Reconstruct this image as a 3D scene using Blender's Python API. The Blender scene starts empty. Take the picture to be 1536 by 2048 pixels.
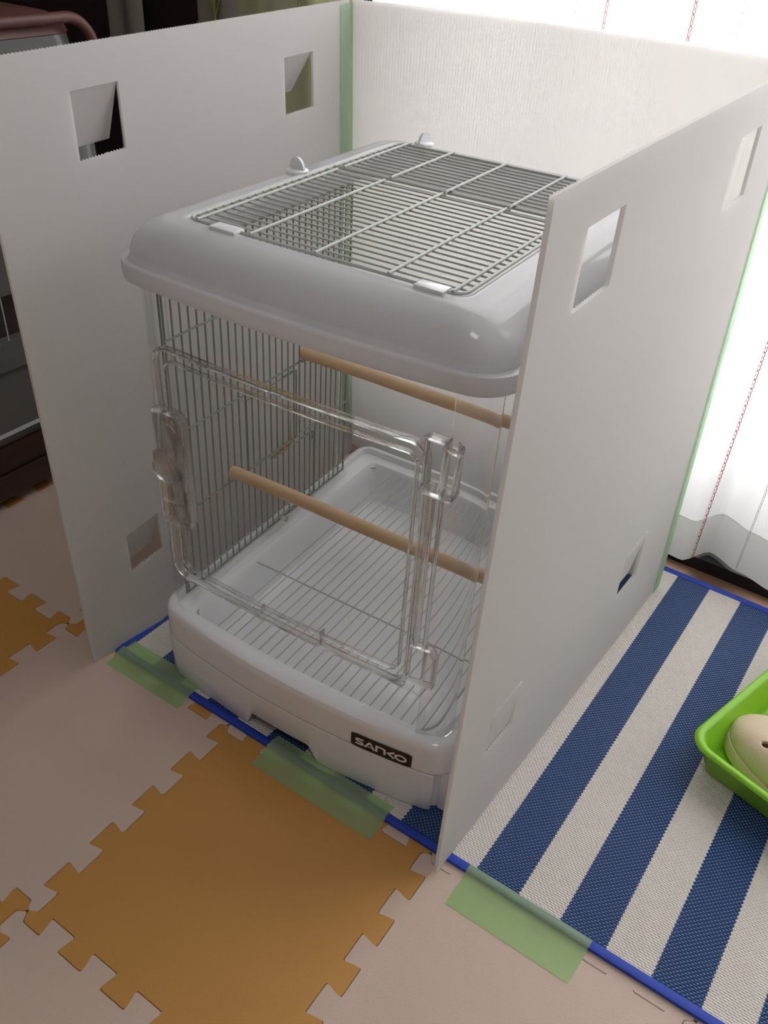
import bpy, bmesh, math, random
from mathutils import Vector, Matrix
random.seed(7)
scene = bpy.context.scene
COL = scene.collection

# ------------------------------------------------------------------ camera
cam_d = bpy.data.cameras.new('camera')
cam = bpy.data.objects.new('camera', cam_d)
COL.objects.link(cam)
cam.location = (0.8259, -0.5158, 0.8707)
cam.rotation_euler = (0.9383, -0.0578, 0.5965)
cam_d.sensor_fit = 'VERTICAL'
cam_d.sensor_height = 24.0
cam_d.lens = 24.0 * 1737.6 / 2048.0
cam_d.clip_start = 0.02
scene.camera = cam

# ------------------------------------------------------------------ light, sky, exposure
scene.view_settings.view_transform = 'Standard'
scene.view_settings.look = 'None'
scene.view_settings.gamma = 1.0
scene.view_settings.use_curve_mapping = False
scene.view_settings.exposure = 0.0
world = bpy.data.worlds.new('sky')
scene.world = world
world.use_nodes = True
bg = world.node_tree.nodes['Background']
bg.inputs['Color'].default_value = (0.85, 0.93, 1.0, 1)
bg.inputs['Strength'].default_value = 1.0


def area_light(name, loc, rot, sx, sy, power, color):
    l = bpy.data.lights.new(name, 'AREA')
    l.shape = 'RECTANGLE'
    l.size = sx
    l.size_y = sy
    l.energy = power
    l.color = color
    o = bpy.data.objects.new(name, l)
    o.location = loc
    o.rotation_euler = rot
    COL.objects.link(o)
    return o


# daylight coming in through the window behind the curtain
area_light('window_daylight', (1.15, 1.35, 1.3), (math.radians(-90), 0, 0), 2.8, 2.6, 108, (1.0, 0.965, 0.95))
# unseen ceiling light, added as ambient fill for the room
area_light('ceiling_fill_light', (1.0, -0.9, 2.30), (0, 0, 0), 0.5, 0.5, 6.0, (1.0, 0.97, 0.96))


# ------------------------------------------------------------------ material helpers
def mat_new(name):
    m = bpy.data.materials.new(name)
    m.use_nodes = True
    nt = m.node_tree
    nt.nodes.clear()
    out = nt.nodes.new('ShaderNodeOutputMaterial')
    return m, nt, out


def principled(name, col, rough=0.5, noise=0.0, nscale=40, bump=0.0, bscale=400, coat=0.0, spec=0.5):
    m, nt, out = mat_new(name)
    p = nt.nodes.new('ShaderNodeBsdfPrincipled')
    p.inputs['Base Color'].default_value = (*col, 1)
    p.inputs['Roughness'].default_value = rough
    p.inputs['Specular IOR Level'].default_value = spec
    p.inputs['Coat Weight'].default_value = coat
    tc = nt.nodes.new('ShaderNodeTexCoord')
    if noise > 0:
        n = nt.nodes.new('ShaderNodeTexNoise')
        n.inputs['Scale'].default_value = nscale
        n.inputs['Detail'].default_value = 5
        r = nt.nodes.new('ShaderNodeMapRange')
        r.inputs['To Min'].default_value = 1 - noise
        r.inputs['To Max'].default_value = 1 + noise
        mx = nt.nodes.new('ShaderNodeMix')
        mx.data_type = 'RGBA'
        mx.blend_type = 'MULTIPLY'
        mx.inputs['Factor'].default_value = 1
        mx.inputs[6].default_value = (*col, 1)
        nt.links.new(tc.outputs['Object'], n.inputs['Vector'])
        nt.links.new(n.outputs['Fac'], r.inputs['Value'])
        nt.links.new(r.outputs['Result'], mx.inputs[7])
        nt.links.new(mx.outputs[2], p.inputs['Base Color'])
    if bump > 0:
        n2 = nt.nodes.new('ShaderNodeTexNoise')
        n2.inputs['Scale'].default_value = bscale
        b = nt.nodes.new('ShaderNodeBump')
        b.inputs['Strength'].default_value = bump
        b.inputs['Distance'].default_value = 0.001
        nt.links.new(tc.outputs['Object'], n2.inputs['Vector'])
        nt.links.new(n2.outputs['Fac'], b.inputs['Height'])
        nt.links.new(b.outputs['Normal'], p.inputs['Normal'])
    nt.links.new(p.outputs[0], out.inputs[0])
    return m


def clear_wall(name, tint=(0.988, 0.992, 0.988), rough=0.03, ior=1.45):
    """thin clear plastic: see-through with a Fresnel sheen"""
    m, nt, out = mat_new(name)
    t = nt.nodes.new('ShaderNodeBsdfTransparent')
    t.inputs[0].default_value = (*tint, 1)
    g = nt.nodes.new('ShaderNodeBsdfGlossy')
    g.inputs['Roughness'].default_value = rough
    f = nt.nodes.new('ShaderNodeLayerWeight')
    f.inputs['Blend'].default_value = 0.5
    fr = math_node(nt, 'MULTIPLY_ADD', math_node(nt, 'POWER', f.outputs['Facing'], 5.0), 0.45, 0.014)
    mx = nt.nodes.new('ShaderNodeMixShader')
    nt.links.new(fr, mx.inputs[0])
    nt.links.new(t.outputs[0], mx.inputs[1])
    nt.links.new(g.outputs[0], mx.inputs[2])
    nt.links.new(mx.outputs[0], out.inputs[0])
    return m


def solid_glass(name, col=(0.99, 0.99, 0.99), ior=1.46, clear=0.22):
    """moulded clear plastic: refracting, softened by plain see-through"""
    m, nt, out = mat_new(name)
    g = nt.nodes.new('ShaderNodeBsdfGlass')
    g.inputs['Color'].default_value = (*col, 1)
    g.inputs['IOR'].default_value = ior
    g.inputs['Roughness'].default_value = 0.0
    t = nt.nodes.new('ShaderNodeBsdfTransparent')
    mx = nt.nodes.new('ShaderNodeMixShader')
    mx.inputs[0].default_value = clear
    nt.links.new(g.outputs[0], mx.inputs[1])
    nt.links.new(t.outputs[0], mx.inputs[2])
    nt.links.new(mx.outputs[0], out.inputs[0])
    return m


def translucent_mat(name, col, tcol, trans=0.5, clear=0.0, gloss=0.0, rough=0.3):
    m, nt, out = mat_new(name)
    d = nt.nodes.new('ShaderNodeBsdfDiffuse')
    d.inputs[0].default_value = (*col, 1)
    t = nt.nodes.new('ShaderNodeBsdfTranslucent')
    t.inputs[0].default_value = (*tcol, 1)
    mx = nt.nodes.new('ShaderNodeMixShader')
    mx.inputs[0].default_value = trans
    nt.links.new(d.outputs[0], mx.inputs[1])
    nt.links.new(t.outputs[0], mx.inputs[2])
    last = mx
    if clear > 0:
        c = nt.nodes.new('ShaderNodeBsdfTransparent')
        c.inputs[0].default_value = (*[min(1, x * 1.1) for x in tcol], 1)
        m2 = nt.nodes.new('ShaderNodeMixShader')
        m2.inputs[0].default_value = clear
        nt.links.new(last.outputs[0], m2.inputs[1])
        nt.links.new(c.outputs[0], m2.inputs[2])
        last = m2
    if gloss > 0:
        g = nt.nodes.new('ShaderNodeBsdfGlossy')
        g.inputs['Roughness'].default_value = rough
        m3 = nt.nodes.new('ShaderNodeMixShader')
        m3.inputs[0].default_value = gloss
        nt.links.new(last.outputs[0], m3.inputs[1])
        nt.links.new(g.outputs[0], m3.inputs[2])
        last = m3
    nt.links.new(last.outputs[0], out.inputs[0])
    return m


def math_node(nt, op, a=None, b=None, c=None):
    n = nt.nodes.new('ShaderNodeMath')
    n.operation = op
    for i, v in enumerate((a, b, c)):
        if v is None:
            continue
        if isinstance(v, (int, float)):
            n.inputs[i].default_value = v
        else:
            nt.links.new(v, n.inputs[i])
    return n.outputs[0]


def rug_material():
    m, nt, out = mat_new('woven_stripes')
    tc = nt.nodes.new('ShaderNodeTexCoord')
    sp = nt.nodes.new('ShaderNodeSeparateXYZ')
    nt.links.new(tc.outputs['Object'], sp.inputs[0])
    X, Y = sp.outputs[0], sp.outputs[1]
    # weave cells
    px, py = 0.0052, 0.0054
    row = math_node(nt, 'FLOOR', math_node(nt, 'DIVIDE', Y, py / 2))
    stag = math_node(nt, 'MULTIPLY', math_node(nt, 'FLOORED_MODULO', row, 2.0), 0.5)
    fx = math_node(nt, 'FRACT', math_node(nt, 'ADD', math_node(nt, 'DIVIDE', X, px), stag))
    fy = math_node(nt, 'FRACT', math_node(nt, 'DIVIDE', Y, py / 2))
    # stripe, with edges stepped by the weave
    xs = math_node(nt, 'SUBTRACT', X, math_node(nt, 'MULTIPLY', Y, 0.02))
    jig = math_node(nt, 'MULTIPLY', math_node(nt, 'FLOORED_MODULO', row, 2.0), 0.0010)
    xs = math_node(nt, 'ADD', xs, jig)
    u = math_node(nt, 'FRACT', math_node(nt, 'DIVIDE', math_node(nt, 'SUBTRACT', xs, 0.651 - 0.0995 * 20), 0.0995))
    blue = math_node(nt, 'LESS_THAN', u, 0.515)
    dash = math_node(nt, 'MULTIPLY', math_node(nt, 'LESS_THAN', fx, 0.36),
                     math_node(nt, 'LESS_THAN', math_node(nt, 'ABSOLUTE', math_node(nt, 'SUBTRACT', fy, 0.5)), 0.14))
    mixc = nt.nodes.new('ShaderNodeMix')
    mixc.data_type = 'RGBA'
    mixc.inputs[6].default_value = (0.0030, 0.042, 0.175, 1)
    mixc.inputs[7].default_value = (0.42, 0.56, 0.78, 1)
    nt.links.new(math_node(nt, 'MULTIPLY', dash, 0.95), mixc.inputs['Factor'])
    mix2 = nt.nodes.new('ShaderNodeMix')
    mix2.data_type = 'RGBA'
    mix2.inputs[6].default_value = (0.80, 0.75, 0.70, 1)
    nt.links.new(blue, mix2.inputs['Factor'])
    nt.links.new(mixc.outputs[2], mix2.inputs[7])
    hx = math_node(nt, 'SINE', math_node(nt, 'MULTIPLY', fx, math.pi))
    hy = math_node(nt, 'SINE', math_node(nt, 'MULTIPLY', fy, math.pi))
    h = math_node(nt, 'MULTIPLY', hx, hy)
    b = nt.nodes.new('ShaderNodeBump')
    b.inputs['Strength'].default_value = 1.0
    b.inputs['Distance'].default_value = 0.0014
    nt.links.new(h, b.inputs['Height'])
    p = nt.nodes.new('ShaderNodeBsdfPrincipled')
    p.inputs['Roughness'].default_value = 0.45
    nt.links.new(mix2.outputs[2], p.inputs['Base Color'])
    nt.links.new(b.outputs['Normal'], p.inputs['Normal'])
    nt.links.new(p.outputs[0], out.inputs[0])
    return m


def wood_material(name, c1, c2, scale, axis='X', rough=0.5):
    m, nt, out = mat_new(name)
    tc = nt.nodes.new('ShaderNodeTexCoord')
    mp = nt.nodes.new('ShaderNodeMapping')
    s = {'X': (1, 12, 12), 'Y': (12, 1, 12)}[axis]
    mp.inputs['Scale'].default_value = s
    n = nt.nodes.new('ShaderNodeTexNoise')
    n.inputs['Scale'].default_value = scale
    n.inputs['Detail'].default_value = 6
    n.inputs['Distortion'].default_value = 0.6
    r = nt.nodes.new('ShaderNodeMix')
    r.data_type = 'RGBA'
    r.inputs[6].default_value = (*c1, 1)
    r.inputs[7].default_value = (*c2, 1)
    p = nt.nodes.new('ShaderNodeBsdfPrincipled')
    p.inputs['Roughness'].default_value = rough
    nt.links.new(tc.outputs['Object'], mp.inputs[0])
    nt.links.new(mp.outputs[0], n.inputs['Vector'])
    nt.links.new(n.outputs['Fac'], r.inputs['Factor'])
    nt.links.new(r.outputs[2], p.inputs['Base Color'])
    nt.links.new(p.outputs[0], out.inputs[0])
    return m


M = {}
M['foam_white'] = principled('pale_foam', (0.60, 0.465, 0.39), 0.62, 0.05, 9, 0.25, 500)
M['foam_yellow'] = principled('mustard_foam', (0.52, 0.26, 0.062), 0.55, 0.05, 9, 0.25, 500)
M['rug'] = rug_material()
M['binding'] = principled('blue_binding', (0.012, 0.05, 0.42), 0.6, 0.06, 200, 0.4, 900)
M['panel'] = translucent_mat('corrugated_plastic', (0.80, 0.79, 0.785), (0.95, 0.93, 0.915), 0.52, 0.12, 0.03, 0.35)
M['tape'] = translucent_mat('green_tape', (0.62, 0.82, 0.47), (0.62, 0.84, 0.53), 0.12, 0.64, 0.03, 0.35)
M['edge_tape'] = translucent_mat('green_edge_tape', (0.72, 0.80, 0.69), (0.58, 0.79, 0.59), 0.4, 0.60, 0.03, 0.3)
M['white_plastic'] = principled('white_plastic', (0.84, 0.85, 0.89), 0.15, 0, 1, 0, 1, 0.3)
def cover_mat():
    m = principled('thin_white_plastic', (0.86, 0.87, 0.91), 0.10, 0, 1, 0, 1, 0.3)
    nt = m.node_tree
    p = [n for n in nt.nodes if n.type == 'BSDF_PRINCIPLED'][0]
    out = [n for n in nt.nodes if n.type == 'OUTPUT_MATERIAL'][0]
    t = nt.nodes.new('ShaderNodeBsdfTranslucent')
    t.inputs[0].default_value = (0.88, 0.88, 0.88, 1)
    mx = nt.nodes.new('ShaderNodeMixShader')
    mx.inputs[0].default_value = 0.45
    nt.links.new(p.outputs[0], mx.inputs[1])
    nt.links.new(t.outputs[0], mx.inputs[2])
    nt.links.new(mx.outputs[0], out.inputs[0])
    return m


M['cover'] = cover_mat()
M['clear'] = clear_wall('clear_plastic')
M['glass'] = solid_glass('moulded_clear_plastic')
M['corner_glass'] = solid_glass('bent_clear_plastic', clear=0.05)
M['wire'] = principled('pale_coated_wire', (0.50, 0.54, 0.50), 0.35, 0, 1, 0, 1, 0.2)
M['shaded_side_wire'] = principled('shaded_coated_wire', (0.25, 0.28, 0.24), 0.35, 0, 1, 0, 1, 0.2)  # same coated wire, darkened so the grille's shade is in its colour
M['perch'] = wood_material('perch_wood', (0.62, 0.42, 0.24), (0.76, 0.56, 0.36), 22, 'X', 0.5)
M['sticker'] = principled('dark_sticker', (0.018, 0.012, 0.010), 0.35)
M['letters'] = principled('white_letters', (0.80, 0.79, 0.78), 0.4)
M['tray'] = principled('lime_plastic', (0.24, 0.56, 0.02), 0.38, 0.03, 12)
M['clog'] = principled('beige_foam', (0.66, 0.53, 0.38), 0.55, 0.06, 14, 0.3, 300)
M['dark_wood'] = wood_material('dark_wood', (0.020, 0.008, 0.006), (0.045, 0.02, 0.015), 8, 'Y', 0.45)
M['floor_wood'] = wood_material('floor_boards', (0.16, 0.085, 0.05), (0.27, 0.16, 0.10), 7, 'X', 0.4)
M['wall'] = principled('wall_paint', (0.62, 0.58, 0.54), 0.8, 0.03, 6)
M['dark_wall'] = principled('dark_brown_wall', (0.030, 0.017, 0.016), 0.7, 0.1, 4)
M['ceiling'] = principled('ceiling_paint', (0.75, 0.73, 0.70), 0.8)
M['black'] = principled('black_metal', (0.012, 0.012, 0.016), 0.3)
M['alu'] = principled('window_frame_metal', (0.25, 0.25, 0.26), 0.4)
M['curtain'] = translucent_mat('sheer_curtain', (0.88, 0.88, 0.88), (0.93, 0.93, 0.93), 0.62, 0.10)
M['hem'] = translucent_mat('curtain_hem', (0.80, 0.80, 0.78), (0.70, 0.70, 0.67), 0.33)
M['thread_red'] = principled('red_thread', (0.50, 0.07, 0.09), 0.6)
M['thread_grey'] = principled('grey_thread', (0.62, 0.62, 0.66), 0.6)
M['drape'] = translucent_mat('pale_drape', (0.42, 0.38, 0.34), (0.35, 0.33, 0.27), 0.25)
M['drape_green'] = translucent_mat('green_cream_drape', (0.74, 0.74, 0.58), (0.78, 0.80, 0.58), 0.55)
M['motif'] = principled('olive_print', (0.30, 0.32, 0.07), 0.7)
M['case_clear'] = translucent_mat('smoky_clear_plastic', (0.24, 0.235, 0.225), (0.3, 0.3, 0.3), 0.25, 0.22, 0.05, 0.2)
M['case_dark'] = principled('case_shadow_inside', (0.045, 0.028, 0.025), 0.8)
M['pink'] = principled('dusty_pink_plastic', (0.115, 0.044, 0.038), 0.5)
M['scuff'] = principled('grey_scuff', (0.20, 0.14, 0.12), 0.8)


# ------------------------------------------------------------------ object helpers
def link(name, me, mat=None, parent=None, smooth=False, kind=None):
    o = bpy.data.objects.new(name, me)
    COL.objects.link(o)
    if mat is not None and not me.materials:
        me.materials.append(mat)
    if parent is not None:
        o.parent = parent
    if smooth:
        for p in me.polygons:
            p.use_smooth = True
    if kind:
        o['kind'] = kind
    return o


def mesh_obj(name, verts, faces, mat, parent=None, smooth=False, recalc=True, kind=None, auto=None):
    me = bpy.data.meshes.new(name)
    me.from_pydata([tuple(v) for v in verts], [], faces)
    if recalc:
        bm = bmesh.new()
        bm.from_mesh(me)
        bmesh.ops.recalc_face_normals(bm, faces=bm.faces)
        bm.to_mesh(me)
        bm.free()
    me.update()
    o = link(name, me, mat, parent, smooth, kind)
    if auto is not None:
        sharp(me, auto)
    return o


def sharp(me, deg):
    """smooth shading with edges sharper than deg kept crisp"""
    bm = bmesh.new()
    bm.from_mesh(me)
    for e in bm.edges:
        if len(e.link_faces) == 2 and e.calc_face_angle(0) > math.radians(deg):
            e.smooth = False
    for f in bm.faces:
        f.smooth = True
    bm.to_mesh(me)
    bm.free()


def tag(o, label, cat, group=None):
    o['label'] = label
    o['category'] = cat
    if group:
        o['group'] = group
    return o


def empty(name, loc=(0, 0, 0), rz=0, label=None, cat=None, group=None, parent=None):
    o = bpy.data.objects.new(name, None)
    o.empty_display_size = 0.05
    COL.objects.link(o)
    o.location = loc
    o.rotation_euler = (0, 0, rz)
    if parent:
        o.parent = parent
    if label:
        tag(o, label, cat, group)
    return o


def box(x0, x1, y0, y1, z0, z1):
    v = [(x0, y0, z0), (x1, y0, z0), (x1, y1, z0), (x0, y1, z0), (x0, y0, z1), (x1, y0, z1), (x1, y1, z1), (x0, y1, z1)]
    f = [(0, 3, 2, 1), (4, 5, 6, 7), (0, 1, 5, 4), (1, 2, 6, 5), (2, 3, 7, 6), (3, 0, 4, 7)]
    return v, f


def box_obj(name, b, mat, parent=None, bevel=0.0, kind=None, seg=2):
    v, f = box(*b)
    o = mesh_obj(name, v, f, mat, parent, kind=kind)
    if bevel > 0:
        bm = bmesh.new()
        bm.from_mesh(o.data)
        bmesh.ops.bevel(bm, geom=list(bm.edges), offset=bevel, segments=seg, profile=0.5, affect='EDGES')
        bm.to_mesh(o.data)
        bm.free()
        sharp(o.data, 40)
    return o


ROD = {}


def rod(name, p0, p1, r, mat, parent, seg=8):
    p0, p1 = Vector(p0), Vector(p1)
    L = (p1 - p0).length
    key = (round(L, 5), r, mat.name, seg)
    if key not in ROD:
        v, f = [], []
        for k, z in enumerate((0, L)):
            for i in range(seg):
                a = 2 * math.pi * i / seg
                v.append((r * math.cos(a), r * math.sin(a), z))
        for i in range(seg):
            j = (i + 1) % seg
            f.append((i, j, seg + j, seg + i))
        f.append(tuple(range(seg - 1, -1, -1)))
        f.append(tuple(range(seg, 2 * seg)))
        me = bpy.data.meshes.new(name)
        me.from_pydata(v, [], f)
        me.materials.append(mat)
        sharp(me, 50)
        ROD[key] = me
    o = bpy.data.objects.new(name, ROD[key])
    COL.objects.link(o)
    o.parent = parent
    o.location = p0
    o.rotation_euler = (p1 - p0).to_track_quat('Z', 'Y').to_euler()
    return o


def tube_geo(pts, r, closed=False, seg=8):
    """sweep a circle along pts; returns verts, faces"""
    pts = [Vector(p) for p in pts]
    n = len(pts)
    v, f = [], []
    prev = None
    for i, p in enumerate(pts):
        a = pts[(i - 1) % n] if (closed or i > 0) else p
        b = pts[(i + 1) % n] if (closed or i < n - 1) else p
        t = (b - a).normalized()
        if prev is None:
            ref = Vector((0, 0, 1)) if abs(t.z) < 0.9 else Vector((1, 0, 0))
            s = t.cross(ref).normalized()
        else:
            s = (prev - t * prev.dot(t)).normalized()
        prev = s
        u = t.cross(s)
        for k in range(seg):
            an = 2 * math.pi * k / seg
            v.append(p + (s * math.cos(an) + u * math.sin(an)) * r)
    m = n if closed else n - 1
    for i in range(m):
        for k in range(seg):
            k2 = (k + 1) % seg
            j = (i + 1) % n
            f.append((i * seg + k, i * seg + k2, j * seg + k2, j * seg + k))
    if not closed:
        f.append(tuple(range(seg - 1, -1, -1)))
        f.append(tuple(range((n - 1) * seg, n * seg)))
    return v, f


def merge(parts):
    V, F = [], []
    for v, f in parts:
        b = len(V)
        V += [tuple(x) for x in v]
        F += [tuple(i + b for i in q) for q in f]
    return V, F


def loft(loops, closed_profile=False, caps=False):
    """loops: lists of equal length points (closed rings)"""
    n = len(loops[0])
    v = [p for l in loops for p in l]
    f = []
    m = len(loops) if closed_profile else len(loops) - 1
    for i in range(m):
        j = (i + 1) % len(loops)
        for k in range(n):
            k2 = (k + 1) % n
            f.append((i * n + k, i * n + k2, j * n + k2, j * n + k))
    if caps:
        f.append(tuple(range(n - 1, -1, -1)))
        f.append(tuple(range((len(loops) - 1) * n, len(loops) * n)))
    return v, f


def rrect(x0, x1, y0, y1, r, bow=0.0, nf=24, ns=6, nc=8):
    """rounded rectangle ring, ccw from the front left, front edge (y0) bowed outward"""
    pts = []
    cx, hw = (x0 + x1) / 2, (x1 - x0) / 2

    def edge(a, b, n):
        for i in range(n):
            t = i / n
            pts.append([a[0] + (b[0] - a[0]) * t, a[1] + (b[1] - a[1]) * t])

    def corner(c, a0):
        for i in range(nc):
            a = a0 + (math.pi / 2) * i / nc
            pts.append([c[0] + r * math.cos(a), c[1] + r * math.sin(a)])
    edge((x0 + r, y0), (x1 - r, y0), nf)
    corner((x1 - r, y0 + r), -math.pi / 2)
    edge((x1, y0 + r), (x1, y1 - r), ns)
    corner((x1 - r, y1 - r), 0)
    edge((x1 - r, y1), (x0 + r, y1), nf)
    corner((x0 + r, y1 - r), math.pi / 2)
    edge((x0, y1 - r), (x0, y0 + r), ns)
    corner((x0 + r, y0 + r), math.pi)
    for p in pts:
        if p[1] < y0 + r + 1e-6 and bow:
            p[1] -= bow * max(0.0, 1 - ((p[0] - cx) / hw) ** 2)
    return pts


def ring(pts2, z):
    return [(p[0], p[1], z) for p in pts2]


# ================================================================== SETTING
XL, XR, YB, YF, ZC = -1.35, 2.3, 0.865, -2.6, 2.42
FZ = -0.012
box_obj('floor', (XL - .1, XR + .1, YF - .1, YB + .1, FZ - .05, FZ), M['floor_wood'], kind='structure')
box_obj('ceiling', (XL - .1, XR + .1, YF - .1, YB + .1, ZC, ZC + .05), M['ceiling'], kind='structure')
box_obj('wall_left', (XL - .1, XL, YF, YB, FZ, ZC), M['dark_wall'], kind='structure')
box_obj('wall_right', (XR, XR + .1, YF, YB, FZ, ZC), M['wall'], kind='structure')
box_obj('wall_front', (XL - .1, XR + .1, YF - .1, YF, FZ, ZC), M['wall'], kind='structure')
WX0, WX1, WZ0, WZ1 = -0.12, 1.95, 0.115, 2.05
parts = [box(XL - .1, WX0, YB, YB + .1, FZ, ZC), box(WX1, XR + .1, YB, YB + .1, FZ, ZC),
         box(WX0, WX1, YB, YB + .1, FZ, WZ0), box(WX0, WX1, YB, YB + .1, WZ1, ZC)]
v, f = merge(parts)
mesh_obj('wall_back', v, f, M['dark_wall'], kind='structure')
# window: frame, two sliding sashes, panes
wf = merge([box(WX0, WX1, YB + .02, YB + .08, WZ0, WZ0 + .03), box(WX0, WX1, YB + .02, YB + .08, WZ1 - .03, WZ1),
            box(WX0, WX0 + .03, YB + .02, YB + .08, WZ0, WZ1), box(WX1 - .03, WX1, YB + .02, YB + .08, WZ0, WZ1)])
win = mesh_obj('window_1', *wf, M['alu'], kind='structure')
wm = (WX0 + WX1) / 2
for x0, x1, yy in ((WX0 + .03, wm + .02, YB + .03), (wm - .02, WX1 - .03, YB + .055)):
    s = merge([box(x0, x1, yy, yy + .02, WZ0 + .03, WZ0 + .07), box(x0, x1, yy, yy + .02, WZ1 - .07, WZ1 - .03),
               box(x0, x0 + .035, yy, yy + .02, WZ0 + .03, WZ1 - .03), box(x1 - .035, x1, yy, yy + .02, WZ0 + .03, WZ1 - .03)])
    so = mesh_obj('window_sash', *s, M['alu'], win)
    box_obj('window_pane', (x0 + .035, x1 - .035, yy + .008, yy + .012, WZ0 + .07, WZ1 - .07), M['clear'], so)
# black window threshold along the floor
tv = merge([box(WX0 - .1, XR, 0.700, YB, FZ, 0.010), box(WX0 - .1, XR, 0.745, YB, 0.010, 0.022)])
mesh_obj('trim_1', *tv, M['black'], kind='structure')

# housing added over the ceiling fill light, out of view
lamp = empty('ceiling_fill_lamp', (1.0, -0.9, ZC), 0, 'square white ceiling lamp added for fill light above the play mat, behind the camera', 'lamp')
box_obj('fill_lamp_housing', (-.28, .28, -.28, .28, -.09, 0), M['white_plastic'], lamp, 0.01)

# ================================================================== PUZZLE MAT
T = 0.3
A_, H_, P_ = 0.0324, 0.0574, 0.1013


def seam():
    """offsets along one tile edge: list of (t, side)"""
    pts = [(0.0, 0.0), (0.017, 1)]
    for k in range(10):
        c = 0.5 + (k - 4.5) * P_
        sg = 1 if k % 2 == 0 else -1
        if k > 0:
            pts.append((c - H_, sg))
        if k < 9:
            pts.append((c + H_, sg))
    pts += [(0.983, -1), (1.0, 0.0)]
    return pts


SEAM = seam()


def fillet(poly, r, keep, n=3):
    out = []
    N = len(poly)
    for i, p in enumerate(poly):
        if i in keep:
            out.append(p)
            continue
        a, b = Vector(poly[i - 1]), Vector(poly[(i + 1) % N])
        p = Vector(p)
        da, db = a - p, b - p
        rr = min(r, da.length * .45, db.length * .45)
        q0, q1 = p + da.normalized() * rr, p + db.normalized() * rr
        for k in range(n + 1):
            t = k / n
            out.append(tuple((1 - t) ** 2 * q0 + 2 * t * (1 - t) * p + t * t * q1))
    return out


def tile_poly(u, v):
    """outline of tile [u,u+1]x[v,v+1] in tile units; x right, v toward the camera"""
    P = []
    # edge v=const (v), u from u..u+1 : first tooth of a +u edge protrudes toward +v
    e = [(u + t, v + A_ * s) for t, s in SEAM]
    P += e[:-1]
    # edge u+1, v..v+1 : first tooth protrudes toward -u
    e = [(u + 1 - A_ * s, v + t) for t, s in SEAM]
    P += e[:-1]
    e = [(u + t, v + 1 + A_ * s) for t, s in SEAM][::-1]
    P += e[:-1]
    e = [(u - A_ * s, v + t) for t, s in SEAM][::-1]
    P += e[:-1]
    return P


mat_root = empty('puzzle_mat', (0, 0, 0), 0, 'interlocking foam play mat of mustard and pale beige puzzle tiles on the floor', 'mat')
TH = 0.0115
for u in range(-4, 5):
    for v in range(-2, 4):
        poly = fillet(tile_poly(u, v), 0.010, set())
        yellow = (u + v) % 2 != 0 and not (u >= 2 and v <= 0)
        cx, cy = u + .5, v + .5
        g = 0.9982
        pts = [((cx + (p[0] - cx) * g) * T, -(cy + (p[1] - cy) * g) * T) for p in poly]
        g2 = g - 0.004
        top = [((cx + (p[0] - cx) * g2) * T, -(cy + (p[1] - cy) * g2) * T) for p in poly]
        dz = random.uniform(-.0003, .0)
        n = len(pts)
        vs = [(x - cx * T, y + cy * T, -TH) for x, y in pts] + [(x - cx * T, y + cy * T, dz - .0006) for x, y in pts] + \
             [(x - cx * T, y + cy * T, dz) for x, y in top]
        fs = []
        for r_ in (0, 1):
            for i in range(n):
                j = (i + 1) % n
                fs.append((r_ * n + i, r_ * n + j, (r_ + 1) * n + j, (r_ + 1) * n + i))
        fs.append(tuple(range(2 * n, 3 * n)))
        o = mesh_obj('foam_tile', vs, fs, M['foam_yellow'] if yellow else M['foam_white'], mat_root)
        o.location = (cx * T, -cy * T, 0)
        if yellow:
            o['label'] = 'mustard yellow foam tile'
        if (u, v) == (2, 0):
            q = [(0.775, -.209), (0.7765, -.208), (0.7935, -.168), (0.7925, -.1685)]
            sc = mesh_obj('scuff_mark', [(x - cx * T, y + cy * T, .0002) for x, y in q], [(0, 1, 2, 3)], M['scuff'], o)

# ================================================================== RUG
RX0, RX1, RY0, RY1 = 0.094, 1.42, 0.003, 0.653
rug = empty('woven_rug', (0, 0, 0), 0, 'blue and white striped woven rug with blue edge binding under the cage', 'rug')


def rug_edge_y(x):
    # the front edge lifts and dips a little beside the cage corner
    return RY0 + 0.0 * x


nx = 90
vs, fs = [], []
for i in range(nx + 1):
    x = RX0 + .004 + (RX1 - RX0 - .008) * i / nx
    for j, y in enumerate((RY0 + .003, RY1 - .003)):
        vs += [(x, y, 0.0002), (x, y, 0.0032)]
for i in range(nx):
    a = i * 4
    b = a + 4
    fs += [(a + 1, b + 1, b + 3, a + 3), (a, a + 2, b + 2, b), (a, b, b + 1, a + 1), (a + 2, a + 3, b + 3, b + 2)]
fs += [(0, 1, 3, 2), (nx * 4, nx * 4 + 2, nx * 4 + 3, nx * 4 + 1)]
mesh_obj('woven_field', vs, fs, M['rug'], rug)


def binding(p0, p1, inward):
    """flat rounded ribbon folded over the rug's edge"""
    p0, p1 = Vector(p0), Vector(p1)
    d = (p1 - p0).normalized()
    n = Vector(inward)
    prof = [(-.001, .0003), (-.0016, .0022), (-.0008, .0046), (.002, .0052), (.0075, .0048), (.0095, .0034), (.0095, .0003)]
    N = 40
    loops = []
    for i in range(N + 1):
        c = p0 + (p1 - p0) * i / N
        w = random.uniform(-.0002, .0002)
        loops.append([tuple(c + n * (a + w) + Vector((0, 0, z))) for a, z in prof])
    k = len(prof)
    v = [p for l in loops for p in l]
    f = []
    for i in range(N):
        for j in range(k):
            j2 = (j + 1) % k
            f.append((i * k + j, i * k + j2, (i + 1) * k + j2, (i + 1) * k + j))
    f.append(tuple(range(k)))
    f.append(tuple(range(N * k, (N + 1) * k)))
    mesh_obj('edge_binding', v, f, M['binding'], rug, auto=50)


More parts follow.
